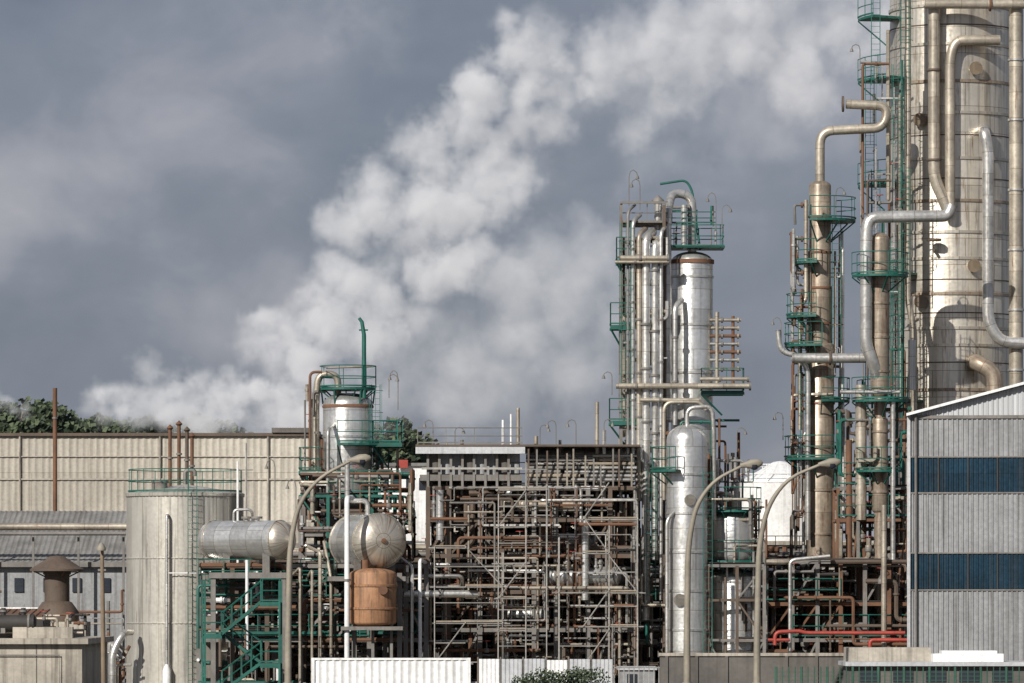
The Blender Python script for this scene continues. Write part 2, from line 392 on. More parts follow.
b.lathe(o,[(22*kk,-.6),(22*kk,0),(15*kk,.5),(12.5*kk,.55),(12.5*kk,1.9),(14*kk,1.95),(14*kk,2.1),(27*kk,2.1),(27*kk,2.2),(10*kk,2.75),(8*kk,2.85),(.01,2.9)],'brown',n=28)
for a in range(4): t=a*math.pi/2+.4; b.bar(o+V((12*kk*math.cos(t),12*kk*math.sin(t),1.8)),o+V((25*kk*math.cos(t),25*kk*math.sin(t),2.12)),.06,'brown')
b.bx(o.x-1.5,o.x+1.6,y-1.5,y+1.5,0,o.z-.5,'conc'); b.done()
b=B('wooden_lamp_post'); y=-36; b.tube([(X(104,y),y,0),P(102,548,y)],[.12,.08],'timber',n=10)
b.tube([P(102,552,y),P(102,546,y)+V((.0,-.35,.1))],.04,'steel',n=6); b.lathe(P(102,546,y)+V((0,-.35,-.2)),[(.18,0),(.2,.1),(.08,.3),(.02,.35)],'cream',n=12)
b.bar(P(98,570,y),P(106,570,y),.09,'steel'); b.done()

# ================= big tank
def tank():
    b=B('storage_tank'); y=2; cx=X(185,y); r=57.5*k(y); zt=Z(494,y)
    n=80; b0=len(b.v)
    for i in range(n*2):
        a=2*math.pi*i/(n*2); rr=r+(.05 if i%2 else 0)
        b.v.append(V((cx+rr*math.cos(a),y+rr*math.sin(a),0))); b.v.append(V((cx+rr*math.cos(a),y+rr*math.sin(a),zt)))
    for i in range(n*2):
        j=(i+1)%(n*2); a=b0+2*i; c=b0+2*j; u=2*math.pi*r/(n*2)
        b.face((a,c,c+1,a+1),'tank',[(i*u,0),((i+1)*u,0),((i+1)*u,zt),(i*u,zt)])
    b.lathe((cx,y,zt),[(r+.1,-.15),(r+.12,0),(r+.02,.05),(.01,.5)],'tank',n=48)
    for zz in (zt*.34,zt*.67): b.lathe((cx,y,zz),[(r+.02,-.03),(r+.07,-.02),(r+.07,.02),(r+.02,.03)],'tank',n=64)
    b.lathe((cx,y,.0),[(r+.25,0),(r+.25,.3),(r,.3)],'conc',n=48)
    pts=[V((cx+(r-.05)*math.cos(a),y+(r-.05)*math.sin(a),zt+.06)) for a in [2*math.pi*i/24 for i in range(25)]]
    b.rail(pts,'green',h=1.15)
    b.ladder(cx+.2*r,y-r-.3,.2,zt+1,'green',cage=False)
    b.tube([(cx-.24*r,y-r-.25,.1),(cx-.24*r,y-r-.25,zt-1.1),(cx-.24*r,y-r+.1,zt-1.1)],.075,'pipe',n=8,bend=.2)
    b.lathe((cx-.24*r,y-r-.25,.1),[(.22,0),(.22,.9),(.08,1.2)],'white',n=12)
    b.tube([(cx-.24*r,y-r-.25,zt-4),(cx+.9*r,y-r-.25,zt-4)],.03,'white',n=5)
    b.tube([(cx+.95*r,y-r*.6,0),(cx+.95*r,y-r*.6,zt+1.6)],.06,'white',n=6)
    b.tube([(cx,y,zt+.4),(cx,y,zt+1.2),(cx+.5,y,zt+1.2),(cx+.5,y,zt+.9)],.1,'steel',n=8,bend=.2)
    b.lathe((cx-1.2,y-1,zt+.2),[(.4,0),(.4,.35),(.45,.35),(.45,.42),(.01,.45)],'steel',n=14)
    for i in range(6):
        xx=X(112+i*2.5,y); b.tube([(xx,y-3.4+i*.1,0),(xx,y-3.4+i*.1,Z(U(640,665),y)),(xx+U(.3,1),y-3.2,Z(U(640,665),y))],U(.04,.1),random.choice(['pipet','rust','pipe']),n=7,bend=.2)
    b.tube([(X(118,y),y-3.6,0),(X(118,y),y-3.6,1.9),(X(129,y),y-3.4,2.9),(X(135,y),y-2.6,2.9)],.18,'pipe',n=12,bend=.5)
    b.done()
tank()
b=B('service_mast'); b.tube([(X(246,0),0,0),P(246,443,0)],.06,'scaf',n=6); b.tube([P(239,470,0),P(253,470,0)],.03,'scaf',n=5); b.done()

# ================= left vessel group
b=B('vessel_support_structure'); 
xs=[X(u,0) for u in (205,238,272,305,338,372,408,428)]
b.frame(xs,[-5,-1.5,2,6],[Z(v,-5) for v in (640,600,566)],m='steel',m2='brown',rm='green',grate=.7,brace=.3)
xs2=[X(u,0) for u in (300,328,372,400)]
b.frame(xs2,[0,3.5,6],[Z(v,0) for v in (535,496)],m='green',m2='steel',w=.16,rm='green',brace=.5)
b.rail([(xs[0],-5.3,Z(582,-5)),(xs[4],-5.3,Z(582,-5))],'green')
b.deck(X(373,2),X(402,2),1,3.2,Z(443,2)); b.deck(X(300,2),X(322,2),1,3.2,Z(470,2))
for u,v in ((275,500),(296,520),(412,560),(420,600)): b.hook(P(u,v,-5.2),2,random.choice([-1,1]))
b.spag(xs[0],xs[-1],-5.5,5,.3,Z(566,0),170,['pipe','pipet','rust','steel','dark','white','brown','rust','green'],rr=(.03,.13))
b.spag(X(300,0),X(412,0),-2,5,Z(560,0),Z(470,0),85,['pipe','pipet','rust','steel','green','brown'],rr=(.03,.11))
for i in range(9): b.drum(U(xs[0]+.5,xs[-1]-1),U(-4,4),U(1.2,2.5),U(.35,.7),U(.8,1.6),random.choice(['alu','tan','rust','steel']))
for u in (300,312,320,331,412,420): b.tube([(X(u,-6),-6,0),P(u,U(540,585),-6),P(u+U(-14,14),U(540,585),-5)],U(.05,.09),random.choice(['pipe','white','pipet']),n=7,bend=.2)
b.tube([P(347,683,-9),P(347,498,-9),P(352,498,-7)],.13,'white',n=10,bend=.3); b.flange(P(347,580,-9),(0,0,1),.13)
b.tube([P(247,660,-9),P(247,560,-9)],.08,'white',n=8)
b.done()
b=B('horizontal_pressure_vessel'); y=-6; c=P(214,540,y+2.4)
ax=(P(280,540,y)-c); L=ax.length; b.hvessel(c,ax,L,19.5*k(y),'alu',head=.7,mh='big')
for t in (.2,.8):
    q=c+ax*t; b.box(q+V((0,0,-1.1)),(.35,1.5,1.1),'steel')
b.tube([c+ax*.3,c+ax*.3+V((0,0,1.5)),c+ax*.3+V((.9,0,1.5)),c+ax*.3+V((.9,1,-.5))],.07,'pipe',n=8,bend=.25)
for t in (.5,.65): b.flange(c+ax*t+V((0,0,1.1)),(0,0,1),.2); b.tube([c+ax*t,c+ax*t+V((0,0,1.15))],.14,'alu',n=8)
b.bx(X(210,y),X(290,y),y-.8,y+2.5,c.z-1.9,c.z-1.62,'steel')
for u in (214,284): 
    for dy in (-.6,2.3): b.bar((X(u,y),y+dy,0),(X(u,y),y+dy,c.z-1.75),.24,'steel')
b.done()
b=B('horizontal_pressure_vessel'); y=-7; c1=P(379,541,y); axd=V((-.3,.95,0)).normalized()
b.hvessel(c1+axd*4.2,-axd,4.2,27.5*k(y),'alu',head=.62,mh='big',n=40)
b.lathe(c1-axd*.85,[(.001,-.1),(.12,-.08),(.14,0.1)],'rust',n=12,axis=axd)
for t in (.8,3.2): q=c1+axd*t; b.box(q+V((0,0,-1.3)),(2.0,.4,.9),'steel',rz=.3)
q=c1+axd*2; b.tube([q,q+V((0,0,2)),q+V((-1,0,2)),q+V((-1,0,4))],.13,'pipe',n=8,bend=.3)
for dx,dy in ((-1.2,0),(1.0,0),(-2.2,3.4),(.2,3.4)): b.bar((c1.x+dx,y+dy,0),(c1.x+dx,y+dy,c1.z-1.55),.24,'steel')
b.bx(c1.x-2.5,c1.x+1.3,y-.3,y+3.6,c1.z-1.95,c1.z-1.72,'steel'); b.done()
b=B('rusty_drum'); y=-8; b.vessel(X(373,y),y,Z(622,y),Z(574,y),23.5*k(y),'orange',head=.25,bot=True,rings=1.1,n=30)
for dx in (-.9,0,.9): b.bar((X(373,y)+dx,y-.3,0),(X(373,y)+dx,y-.3,Z(618,y)),.14,'steel')
b.flange(P(383,590,y-1.1),(0,1,0),.16,'rust'); b.tube([P(365,570,y),P(365,560,y)],.2,'rust',n=8); b.bx(X(350,y)-.4,X(397,y)+.3,y-1.3,y+1.3,Z(628,y)-.1,Z(626,y)-.02,'steel')
b.done()
b=B('vertical_process_vessel'); y=3; cx=X(348,y); r=25*k(y)
b.vessel(cx,y,Z(500,y),Z(404,y),r,'alu',head=.45,rings=2.0,bot=True)
b.lathe((cx,y,Z(408,y)),[(r+.03,0),(r+.04,.1),(r*.86,.42),(r*.45,.65),(.01,.7)],'rust',n=32)
b.ringdeck(cx,y,Z(388,y),.35,r+.15,0,360,m='green'); b.ringdeck(cx,y,Z(444,y),r,r+1.3,-100,20)
for a in range(6): t=a*math.pi/3; b.bar((cx+r*math.cos(t),y+r*math.sin(t),Z(404,y)),(cx+(r+.1)*math.cos(t),y+(r+.1)*math.sin(t),Z(388,y)),.08,'green')
b.tube([P(364,398,y-1),P(364,335,y-1),P(362,322,y-1),P(359,318,y-1)],[.12,.08],'green',n=8); b.tube([P(359,330,y-1),P(368,330,y-1)],.04,'green',n=6)
b.tube([P(338,395,y),P(338,374,y),P(318,374,y),P(316,400,y),P(316,520,y)],.18,'pipet',n=10,bend=.5)
b.tube([P(326,368,y),P(372,366,y)],.05,'pipet',n=8)
b.tube([P(328,500,y-2),P(328,430,y-2),P(334,424,y-1)],.1,'pipe',n=8,bend=.3)
b.tube([P(310,520,y-1),P(310,372,y-1),P(322,372,y-1)],.07,'rust',n=8,bend=.3); b.tube([P(305,540,y-1),P(305,400,y-1)],.05,'steel',n=7)
b.spag(X(302,y),X(326,y),y-1,y+1,Z(520,y),Z(385,y),12,['pipet','rust','steel','green'],rr=(.03,.08),vert=1.5); b.spag(X(374,y),X(400,y),y-1,y+1,Z(510,y),Z(440,y),14,['pipet','rust','steel','green'],rr=(.03,.08),vert=1.2)
b.ladder(X(376,y),y-.6,Z(500,y),Z(385,y)); b.hook(P(398,410,y),2,-1); b.hook(P(389,398,y),1.2,1)
for a in range(4): t=a*math.pi/2+.8; b.bar((cx+r*.9*math.cos(t),y+r*.9*math.sin(t),0),(cx+r*.9*math.cos(t),y+r*.9*math.sin(t),Z(500,y)),.2,'steel')
b.done()
# green stair
b=B('green_stair_tower'); y=-11
x0,x1=X(212,y),X(272,y); zz=[.1,Z(663,y),Z(634,y),Z(602,y)]
for i in range(3):
    xa,xb=(x0+.5,x1-.5) if i%2==0 else (x1-.5,x0+.5); ya=y-(.9 if i%2==0 else 0)
    for dy in (0,.8):
        b.bar((xa,ya+dy,zz[i]),(xb,ya+dy,zz[i+1]),.14,'green'); b.tube([(xa,ya+dy,zz[i]+1),(xb,ya+dy,zz[i+1]+1)],.03,'green',n=5); b.tube([(xa,ya+dy,zz[i]+.5),(xb,ya+dy,zz[i+1]+.5)],.02,'green',n=5)
        for t in range(5): f=t/4; q=V((xa+(xb-xa)*f,ya+dy,zz[i]+(zz[i+1]-zz[i])*f)); b.tube([q,q+V((0,0,1))],.025,'green',n=4)
    for t in range(9): f=(t+.5)/9; b.box((xa+(xb-xa)*f,ya+.4,zz[i]+(zz[i+1]-zz[i])*f),(.28,.78,.04),'green')
    b.deck(min(xb,xb+(.9 if xb>xa else -.9)),max(xb,xb+(.9 if xb>xa else -.9)),y-1,y+.9,zz[i+1],rails='fb',br=False)
for x in (x0-.4,x1+.4):
    for yy in (y-1,y+.9): b.bar((x,yy,0),(x,yy,zz[-1]+1),.1,'green')
b.done()

# ================= central air cooler / scaffolded block
b=B('air_cooler_structure'); 
xs=[X(u,-3) for u in (428,449,480,502,534,556,588,610,636)]
lv=[Z(v,-3) for v in (630,592,556,520,488)]
b.frame(xs,[-3,0,3.5,8],lv,m='brown',m2='steel',w=.22,brace=.4,grate=.85,rm='steel')  # dark floor gratings put in to shade the interior
zt=Z(447,-3); zb=Z(487,-3)
b.bx(xs[0]-.4,X(522,-3),-3.4,8.4,zb+.3,zb+.6,'steel')
for i in range(8):
    xa=xs[0]+(X(520,-3)-xs[0])*i/8; xb=xs[0]+(X(520,-3)-xs[0])*(i+1)/8
    b.corr((xa+.04,-3.2+.12*(i%3)),(xb-.04,-3.2+.12*(i%3)),zb+.61,zt-.3,'shed' if i%3 else 'concd',pitch=.3,amp=.03); b.bx(xa+.04,xb-.04,-2.8,8,zb+.61,zt-.3,'concd')
    b.bar((xa,-3.4,zb),(xa,-3.4,zt),.12,'steel')
b.bx(xs[0]-.6,X(640,-3),-3.8,8.6,zt,zt+.1,'brown'); b.bx(xs[0]-.6,X(525,-3),-3.82,-3.6,zt-.35,zt-.02,'shedl')
b.bar((xs[0]-.3,-3.6,zb+.9),(X(522,-3),-3.6,zb+.9),.1,'scaf')
for i in range(7):
    z=zb+.35+i*.2; u=526
    while u<630:
        w=U(18,60); yy=-3.3+i*.1; b.tube([(X(u,yy),yy,z),(X(min(u+w,637),yy),yy,z)],U(.06,.1),random.choice(['pipe','alu','pipet','plank','steel','scaf']),n=8); u+=w+U(1,5)
b.hvessel(P(532,456,-1.5),(1,0,0),4.6,.34,'alu',head=.4,n=24)
for i in range(12):
    u=528+i*9.3+U(-2,2); b.bar(P(u,487,-3.6),P(u,U(444,464),-3.6),.08,random.choice(['scaf','steel','pipet','brown']))
b.bx(X(526,0),X(634,0),-1.5,7,zb+.3,zb+1.2,'concd')
for i in range(5):
    u=536+i*23; b.lathe(P(u,462,-1),[(.45,-.6),(.5,0),(.5,.3),(.4,.35),(.01,.5)],random.choice(['alu','steel']),n=18)
b.rail([(xs[0]-.5,-3.7,zt+.12),(X(522,-3),-3.7,zt+.12)],'steel',h=.8,step=1.4)
for u,v in ((503,420),(511,414),(518,408),(462,440),(447,443),(560,440),(597,402),(604,430),(536,436)): 
    b.tube([P(u,500,-2.5),P(u,v,-2.5)],U(.04,.11),random.choice(['pipe','steel','white','pipet']),n=8)
for u,v,d in ((433,445,-1),(455,447,1),(540,447,1),(556,446,-1),(576,446,-1),(604,445,1)): b.hook(P(u,v,-3.4),U(.9,1.5),d)
mats=['pipe','pipet','rust','steel','brown','brown','alu','dark','pipet','rust']
b.spag(xs[0],xs[-1],-3,7,.2,lv[-1],240,mats,rr=(.03,.16))
b.spag(xs[0],xs[-1],-4.2,-2.5,.2,lv[-1],90,['pipe','pipet','rust','brown','steel'],rr=(.025,.085))
for i in range(26): b.exch(U(xs[0],xs[-3]),U(-3,4),random.choice([.9]+lv[:4])+.75,U(1.8,3.4),U(.3,.6),random.choice(['alu','tan','rust','steel','brown','alu']))
for i in range(20): b.drum(U(xs[0]+.5,xs[-1]-.5),U(-3,4),random.choice([.2]+lv[:4])+.95,U(.3,.5),U(.5,.9),random.choice(['alu','tan','rust','steel','orange']))
b.tube([P(404,594,-5),P(478,594,-5)],.19,'alu',n=12); b.flange(P(440,594,-5),(1,0,0),.17); b.tube([P(404,576,-5),P(462,576,-5),P(462,600,-3)],.1,'pipe',n=9,bend=.3)
b.tube([P(520,588,-5),P(626,588,-5),P(640,598,-3)],.1,'pipet',n=10,bend=.3)
for u,v0,v1 in ((440,490,540),(585,520,600)): b.tube([P(u,v0,-3.5),P(u,v1,-3.5)],.2,'alu',n=12)
b.done()
b=B('scaffolding'); b.scaffold(X(432,-5.5),X(500,-5.5),-5.8,-4.6,0,Z(520,-5.5),st=1.4,lv=2.0,pl=.4); b.done()
b=B('scaffolding'); b.scaffold(X(498,-7),X(548,-7),-7.4,-6.2,0,Z(470,-7),st=1.1,lv=1.8,pl=.5); b.done()
b=B('scaffolding'); b.scaffold(X(556,-7),X(638,-7),-7.2,-6.2,0,Z(512,-7),st=1.3,lv=1.8,pl=.5); b.done()

# ================= central tower
b=B('distillation_column'); y=0; cx=X(692,y); r=21*k(y)
b.vessel(cx,y,0,Z(262,y),r,'alu',head=.5,rings=2.4,n=40,ringm='pipe')
b.lathe((cx,y,Z(262,y)),[(r+.02,-.1),(r+.06,-.1),(r+.06,.1),(r+.02,.1)],'rust',n=40)
b.bx(X(670,y),X(724,y),-1.2,1.2,Z(249,y),Z(247,y)-.02,'green'); b.rail([P(670,247,-1.2),P(724,247,-1.2),P(724,247,-1.2)+V((0,2.4,0)),P(670,247,-1.2)+V((0,2.4,0))],'green')
b.rail([P(672,224,-.8),P(716,224,-.8)],'green',h=.6)
b.tube([(cx,y,Z(252,y)),(cx,y,Z(196,y)),P(672,192,y-.2),P(667,215,y-1.2),P(667,420,y-1.2)],.22,'pipe',n=12,bend=.5)
b.tube([P(700,250,y),P(692,190,y),P(686,180,y),P(660,184,y)],.06,'green',n=8,bend=.5)
b.tube([P(684,250,y-.6),P(684,205,y-.6)],.16,'pipe',n=10); b.tube([P(658,230,y-.6),P(658,200,y-.6)],.2,'pipe',n=10); b.lathe(P(658,200,y-.6),[(.3,-.1),(.3,0),(.01,.25)],'steel',n=10)
b.spag(X(662,y),X(716,y),-1,1,Z(246,y),Z(206,y),14,['pipe','steel','green','pipet'],rr=(.03,.09),vert=1.0)
b.rail([P(622,224,y-1.4),P(668,224,y-1.4)],'steel'); b.bx(X(622,y),X(668,y),-1.5,1,Z(226,y),Z(224,y),'brown')
for u,rr,t,bt,m in ((655,.18,238,560,'pipe'),(646,.22,232,620,'pipe'),(639,.13,228,500,'pipet'),(661,.1,225,600,'pipe'),(633,.11,215,470,'pipe'),(675,.13,300,425,'pipe'),(628,.07,205,430,'steel')):
    b.tube([P(u,bt,y-1.9),P(u,t+6,y-1.9),P(u+7,t,y-1.2)],rr,m,n=10,bend=.35)
    for i in range(4): b.flange(P(u,t+30+i*55+U(-10,10),y-1.9),(0,0,1),rr,'steel')
for yy in (-1.6,1.6):
    for u in (621,664): b.bar((X(u,yy),yy,0),P(u,205,yy),.16,'steel' if u<630 else 'brown')
zl=[Z(v,0) for v in (205,224,262,325,392,430,500,540,580,620)]
for i,z in enumerate(zl):
    b.bar((X(621,0),-1.6,z),(X(664,0),-1.6,z),.11,'steel'); b.bar((X(621,0),-1.6,z),(X(621,0),1.6,z),.1,'steel')
for u0,u1,v in ((610,634,327),(609,640,422),(616,640,262),(645,672,470),(700,742,392)):
    b.deck(X(u0,0),X(u1,0),-1.9,-.5,Z(v,0),rails='flr')
b.ladder(X(625,0),-1.9,Z(420,0),Z(225,0)); b.ladder(X(650,0),-2.2,Z(600,0),Z(470,0))
b.tube([P(717,385,-.5),P(717,312,-.5)],.11,'pipet',n=8); b.tube([P(733,385,-.4),P(733,316,-.4)],.08,'rust',n=8)
for i,v in enumerate((320,328,336,344,352,360,369)):
    b.tube([P(706,v,-.5),P(741-(i%2)*4,v,-.5)],.08,random.choice(['pipe','pipet','rust']),n=8); b.flange(P(738,v,-.5),(1,0,0),.1,'pipet'); b.flange(P(722,v,-.5),(1,0,0),.1,'steel')
for v,u0,u1,rr in ((386,616,750,.14),(379,700,748,.1),(400,640,700,.1),(258,620,668,.13),(262,615,668,.08)): 
    b.tube([P(u0,v,-2.3),P(u1,v,-2.3)],rr,'pipet',n=9); b.flange(P(u1,v,-2.3),(1,0,0),rr*1.1,'steel'); b.flange(P(u0+20,v,-2.3),(1,0,0),rr,'steel')
b.tube([P(664,500,-2.4),P(664,402,-2.4),P(700,402,-2.4),P(706,410,-2.4)],.1,'pipet',n=9,bend=.5)
for u,v,d in ((629,206,1),(640,210,-1),(716,230,-1),(722,232,1),(612,395,-1),(737,452,1),(622,380,1)): b.hook(P(u,v,-1.6),U(1.1,1.9),d)
b.spag(X(620,0),X(666,0),-1.8,1.5,Z(500,0),Z(240,0),60,['pipe','pipet','rust','steel','pipe','brown'],rr=(.03,.1),vert=.9)
b.spag(X(640,0),X(740,0),-2.5,2,.2,Z(420,0),60,['pipe','pipet','rust','steel','green','brown'],rr=(.03,.12),vert=.9)
b.done()
b=B('process_column'); y=-5; cx=X(687,y); r=20.5*k(y)
b.vessel(cx,y,0,Z(440,y),r,'alu',head=.75,rings=1.9,n=36)
b.ringdeck(cx,y,Z(470,y),r,r+.8,120,250)
b.tube([P(687,428,y),P(687,408,y),P(712,406,y),P(714,430,y),P(714,520,y+.5)],.11,'pipe',n=10,bend=.4)
b.tube([P(667,683,y-1),P(667,520,y-1),P(674,512,y-.8)],.1,'pipe',n=9,bend=.3); b.ladder(X(707,y),y-.9,.2,Z(470,y),cage=False); 
b.flange(P(690,500,y-1.05),(0,1,0),.2,'alu'); b.flange(P(680,600,y-1.05),(0,1,0),.22,'alu'); b.done()
b=B('process_drum'); y=-3; cx=X(733,y); r=22*k(y)
b.vessel(cx,y,Z(556,y),Z(520,y),r*.95,'alu',head=.5,rings=1.2,bot=True); b.vessel(cx+.1,y-.2,0,Z(578,y),r*1.1,'alu',head=.4,rings=1.5)
b.ringdeck(cx,y,Z(510,y),.6,r+.3,150,390); b.ringdeck(cx,y,Z(563,y),r,r+.6,150,390)
b.tube([P(733,510,y),P(733,495,y),P(712,493,y),P(710,560,y)],.13,'pipet',n=9,bend=.3); b.ladder(X(754,y),y-.6,0,Z(510,y),cage=False)
b.spag(X(700,y),X(765,y),y-2,y+2,.2,Z(500,y),40,['pipe','pipet','rust','steel','brown'],rr=(.03,.1),vert=.9)
b.spag(X(700,y),X(765,y),y-1,y+2,Z(520,y),Z(460,y),14,['pipe','pipet','rust','steel','green'],rr=(.03,.1),vert=.9)
b.frame([X(u,y) for u in (706,735,762)],[-5.2,-1.5,1],[Z(v,y) for v in (640,600,566)],m='steel',m2='brown',w=.16,rails=False); b.done()

# ================= right towers
b=B('slender_column'); y=3; cx=X(820,y)
b.vessel(cx,y,Z(560,y),Z(345,y),14*k(y),'tan',rings=2.2,n=24,head=.2); b.vessel(cx,y,Z(345,y),Z(186,y),11*k(y),'tan',rings=1.8,n=24,ringm='rust')
b.lathe((cx,y,0),[(13*k(y)+.15,0),(13*k(y)+.05,Z(560,y))],'tan',n=24)
b.tube([P(820,186,y),P(820,131,y),P(884,128,y),P(888,106,y),P(846,104,y)],.24,'pipet',n=12,bend=.7)
b.flange(P(843,104,y),(1,0,0),.28,'brown')
for v,a0,a1,e in ((220,-110,60,1.2),(262,150,260,.8),(316,120,260,1.1),(345,110,270,1.2),(458,110,290,1.2),(400,-90,20,.9)):
    b.ringdeck(cx,y,Z(v,y),.55,.6+e,a0,a1)
b.ladder(X(804,y),y-.7,Z(458,y),Z(316,y)); b.ladder(X(836,y),y-.4,Z(345,y),Z(220,y),cage=False)
b.tube([P(778,330,y-1),P(780,352,y-1),P(800,356,y-1),P(808,370,y-1),P(808,540,y-1)],.14,'pipe',n=9,bend=.5)
b.tube([P(792,358,y-1.6),P(866,358,y-1.6)],.25,'pipe',n=12); b.flange(P(830,358,y-1.6),(1,0,0),.25,'brown')
b.tube([P(806,200,y-.6),P(806,300,y-.6),P(800,306,y-.6),P(800,430,y-.6)],.11,'pipet',n=8,bend=.2)
for i in range(10): 
    v=205+i*34; b.tube([P(808,v,y-.5),P(798-U(0,6),v,y-.7),P(798-U(0,6),v+U(10,24),y-.7)],.07,random.choice(['rust','pipet','steel']),n=7,bend=.15); b.flange(P(802,v,y-.6),(1,0,0),.1,'rust')
b.spag(X(792,y),X(843,y),y-1.0,y+1.3,Z(560,y),Z(230,y),46,['pipet','rust','steel','pipe','brown'],rr=(.03,.09),vert=1.2)
for u,v,d in ((800,316,-1),(836,215,1),(783,440,-1),(781,345,-1)): b.hook(P(u,v,y-1),1.4,d)
b.done()

b=B('slender_column'); y=-1; cx=X(880,y)
b.vessel(cx,y,Z(392,y),Z(240,y),9.5*k(y),'tan',rings=1.7,n=24,head=.8,bot=True); b.lathe((cx,y,0),[(.5,0),(.3,3),(.3,Z(396,y))],'tan',n=20)
b.vessel(cx,y,Z(510,y),Z(420,y),8*k(y),'tan',rings=1.5,n=20,bot=True)
for v,a0,a1,e in ((275,180,370,.9),(400,180,370,.9),(470,150,330,.7)): b.ringdeck(cx,y,Z(v,y),.45,.5+e,a0,a1)
b.ladder(X(894,y),y-.5,Z(400,y),Z(240,y),cage=False); b.hook(P(903,232,y),1.2,-1)
b.tube([P(952,205,y-.2),P(948,216,y-.2),P(868,217,y-.5),P(866,240,y-.5),P(866,345,y-.5),P(872,360,y-.5),P(880,385,y)],.3,'pipe',n=14,bend=.8)
b.tube([P(861,385,y),P(861,520,y)],.28,'pipet',n=12); b.tube([P(849,440,y),P(849,560,y)],.16,'rust',n=10); b.tube([P(893,400,y-1),P(893,560,y-1)],.12,'pipe',n=9)
b.tube([P(840,392,y-1),P(900,392,y-1)],.1,'pipe',n=8)
b.done()

b=B('large_fractionating_column'); y=8; cx=X(951,y); r=61*k(y)
b.vessel(cx,y,0,Z(-60,y),r,'big',head=.5,n=72)
for i,v in enumerate((-15,12,50,87,118,163,205,236,262,297,331,348,392,430)):
    b.lathe((cx,y,Z(v,y)),[(r,-.08),(r+.07,-.07),(r+.07,.07),(r,.08)],'big' if i%3 else 'tan',n=72)
for v in (31,140,183,283,316,365):
    b.lathe((cx,y,Z(v,y)),[(r,-.03),(r+.03,-.025),(r+.03,.025),(r,.03)],'brown',n=72)
yf=y-r-.45
b.tube([P(934,-30,yf),P(934,150,yf),P(934,178,yf),P(944,200,yf),P(950,216,yf)],.31,'pipet',n=14,bend=.6)
b.tube([P(1000,40,yf),P(955,40,yf),P(950,60,yf),P(950,216,yf)],.26,'pipet',n=14,bend=.8)
b.tube([P(925,4,yf-.5),P(1030,4,yf-.5)],.24,'pipet',n=12); b.flange(P(990,4,yf-.5),(1,0,0),.26,'rust')
b.tube([P(984,130,yf+1.2),P(984,130,yf-.5),P(988,150,yf-.5),P(988,322,yf-.5),P(1000,342,yf-.5),P(1040,344,yf-.5)],.3,'pipe',n=16,bend=.9)
b.tube([P(1016,-30,yf),P(1016,420,yf)],.36,'pipet',n=16); 
for v in (60,120,190,250,310,370): b.flange(P(1016,v,yf),(0,0,1),.3,'pipe')
b.tube([P(972,362,yf+1.5),P(976,362,yf-.4),P(994,372,yf-.5),P(996,420,yf-.5)],.42,'tan',n=16,bend=.9)
for v in (70,160,240): b.flange(P(934,v,yf),(0,0,1),.27,'brown'); b.bar(P(934,v+10,yf),P(934,v+10,yf+.6),.12,'brown')
for u,v in ((915,125),(968,270),(916,305),(970,75)):
    dx=X(u,y)-cx; yy=y-math.sqrt(max(.1,r*r-dx*dx)); b.tube([(X(u,y),yy+.2,Z(v,y)),(X(u,y),yy-.3,Z(v,y))],.27,'big',n=16); b.tube([(X(u,y),yy-.3,Z(v,y)),(X(u,y),yy-.38,Z(v,y))],.34,'tan',n=16)
for v,a0,a1 in ((82,185,225),(186,185,224),(276,180,232),(402,180,238),(20,185,210)):
    b.ringdeck(cx,y,Z(v,y),r,r+1.7,a0,a1)
vs=[402,276,186,82,-20]
for i in range(4): b.ladder(X(899+(i%2)*8,2),3.0,Z(vs[i],2),Z(vs[i+1],2)+1)
for i in range(4): b.ladder(X(872+(i%2)*6,3),4.6,Z(vs[i],3),Z(vs[i+1],3)+1,cage=i%2==0)
b.tube([P(908,-20,3.5),P(908,300,3.5),P(914,330,3.5),P(914,420,3.5)],.16,'pipet',n=9,bend=.3); b.tube([P(902,60,3.3),P(902,420,3.3)],.06,'green',n=7)
b.tube([P(888,30,4.5),P(888,200,4.5)],.1,'pipet',n=7)
b.spag(X(862,4),X(905,4),3,5.5,Z(540,4),Z(60,4),30,['pipet','rust','steel','pipe','brown','green'],rr=(.03,.09),vert=1.5)
b.tube([P(912,340,2),P(912,390,2)],.2,'alu',n=10); b.hook(P(860,70,3),1.3,-1)
b.done()

# low structure below right columns
b=B('pipe_rack'); 
xs=[X(u,-2) for u in (764,790,815,838,862,886,910)]
b.frame(xs,[-4,-1,3,8],[Z(v,-3) for v in (640,604,562)],m='steel',m2='rust',w=.2,grate=.7,brace=.35)
b.frame([X(u,-1) for u in (838,858,880,908)],[-1,2,6],[Z(v,-1) for v in (520,488)],m='rust',m2='steel',w=.16,grate=.4,brace=.4)
b.spag(xs[0],xs[-1],-4.5,7,.2,Z(562,-3),170,['pipe','pipet','rust','steel','brown','dark','rust'],rr=(.03,.14))
b.spag(X(838,0),xs[-1],-2,5,Z(560,0),Z(410,0),60,['pipet','rust','steel','green','brown'],rr=(.03,.12),vert=.9)
for i in range(12): b.drum(U(xs[0]+.5,xs[-1]-.5),U(-3,6),U(1.3,4.0),U(.35,.6),U(.7,1.4),random.choice(['alu','tan','rust','steel']))
for i in range(8): b.exch(U(xs[0],xs[-3]),U(-3,6),random.choice([1,Z(640,-3)+.7,Z(604,-3)+.7]),U(1.8,3),U(.3,.5),random.choice(['alu','tan','rust','steel']))
b.tube([P(775,645,-6),P(775,632,-6),P(800,631,-6),P(806,633,-6),P(905,633,-6)],.1,'red',n=9,bend=.3); b.tube([P(768,640,-6),P(790,640,-6)],.08,'red',n=8); b.tube([P(870,650,-6),P(870,640,-6),P(908,640,-6)],.1,'red',n=8,bend=.2)
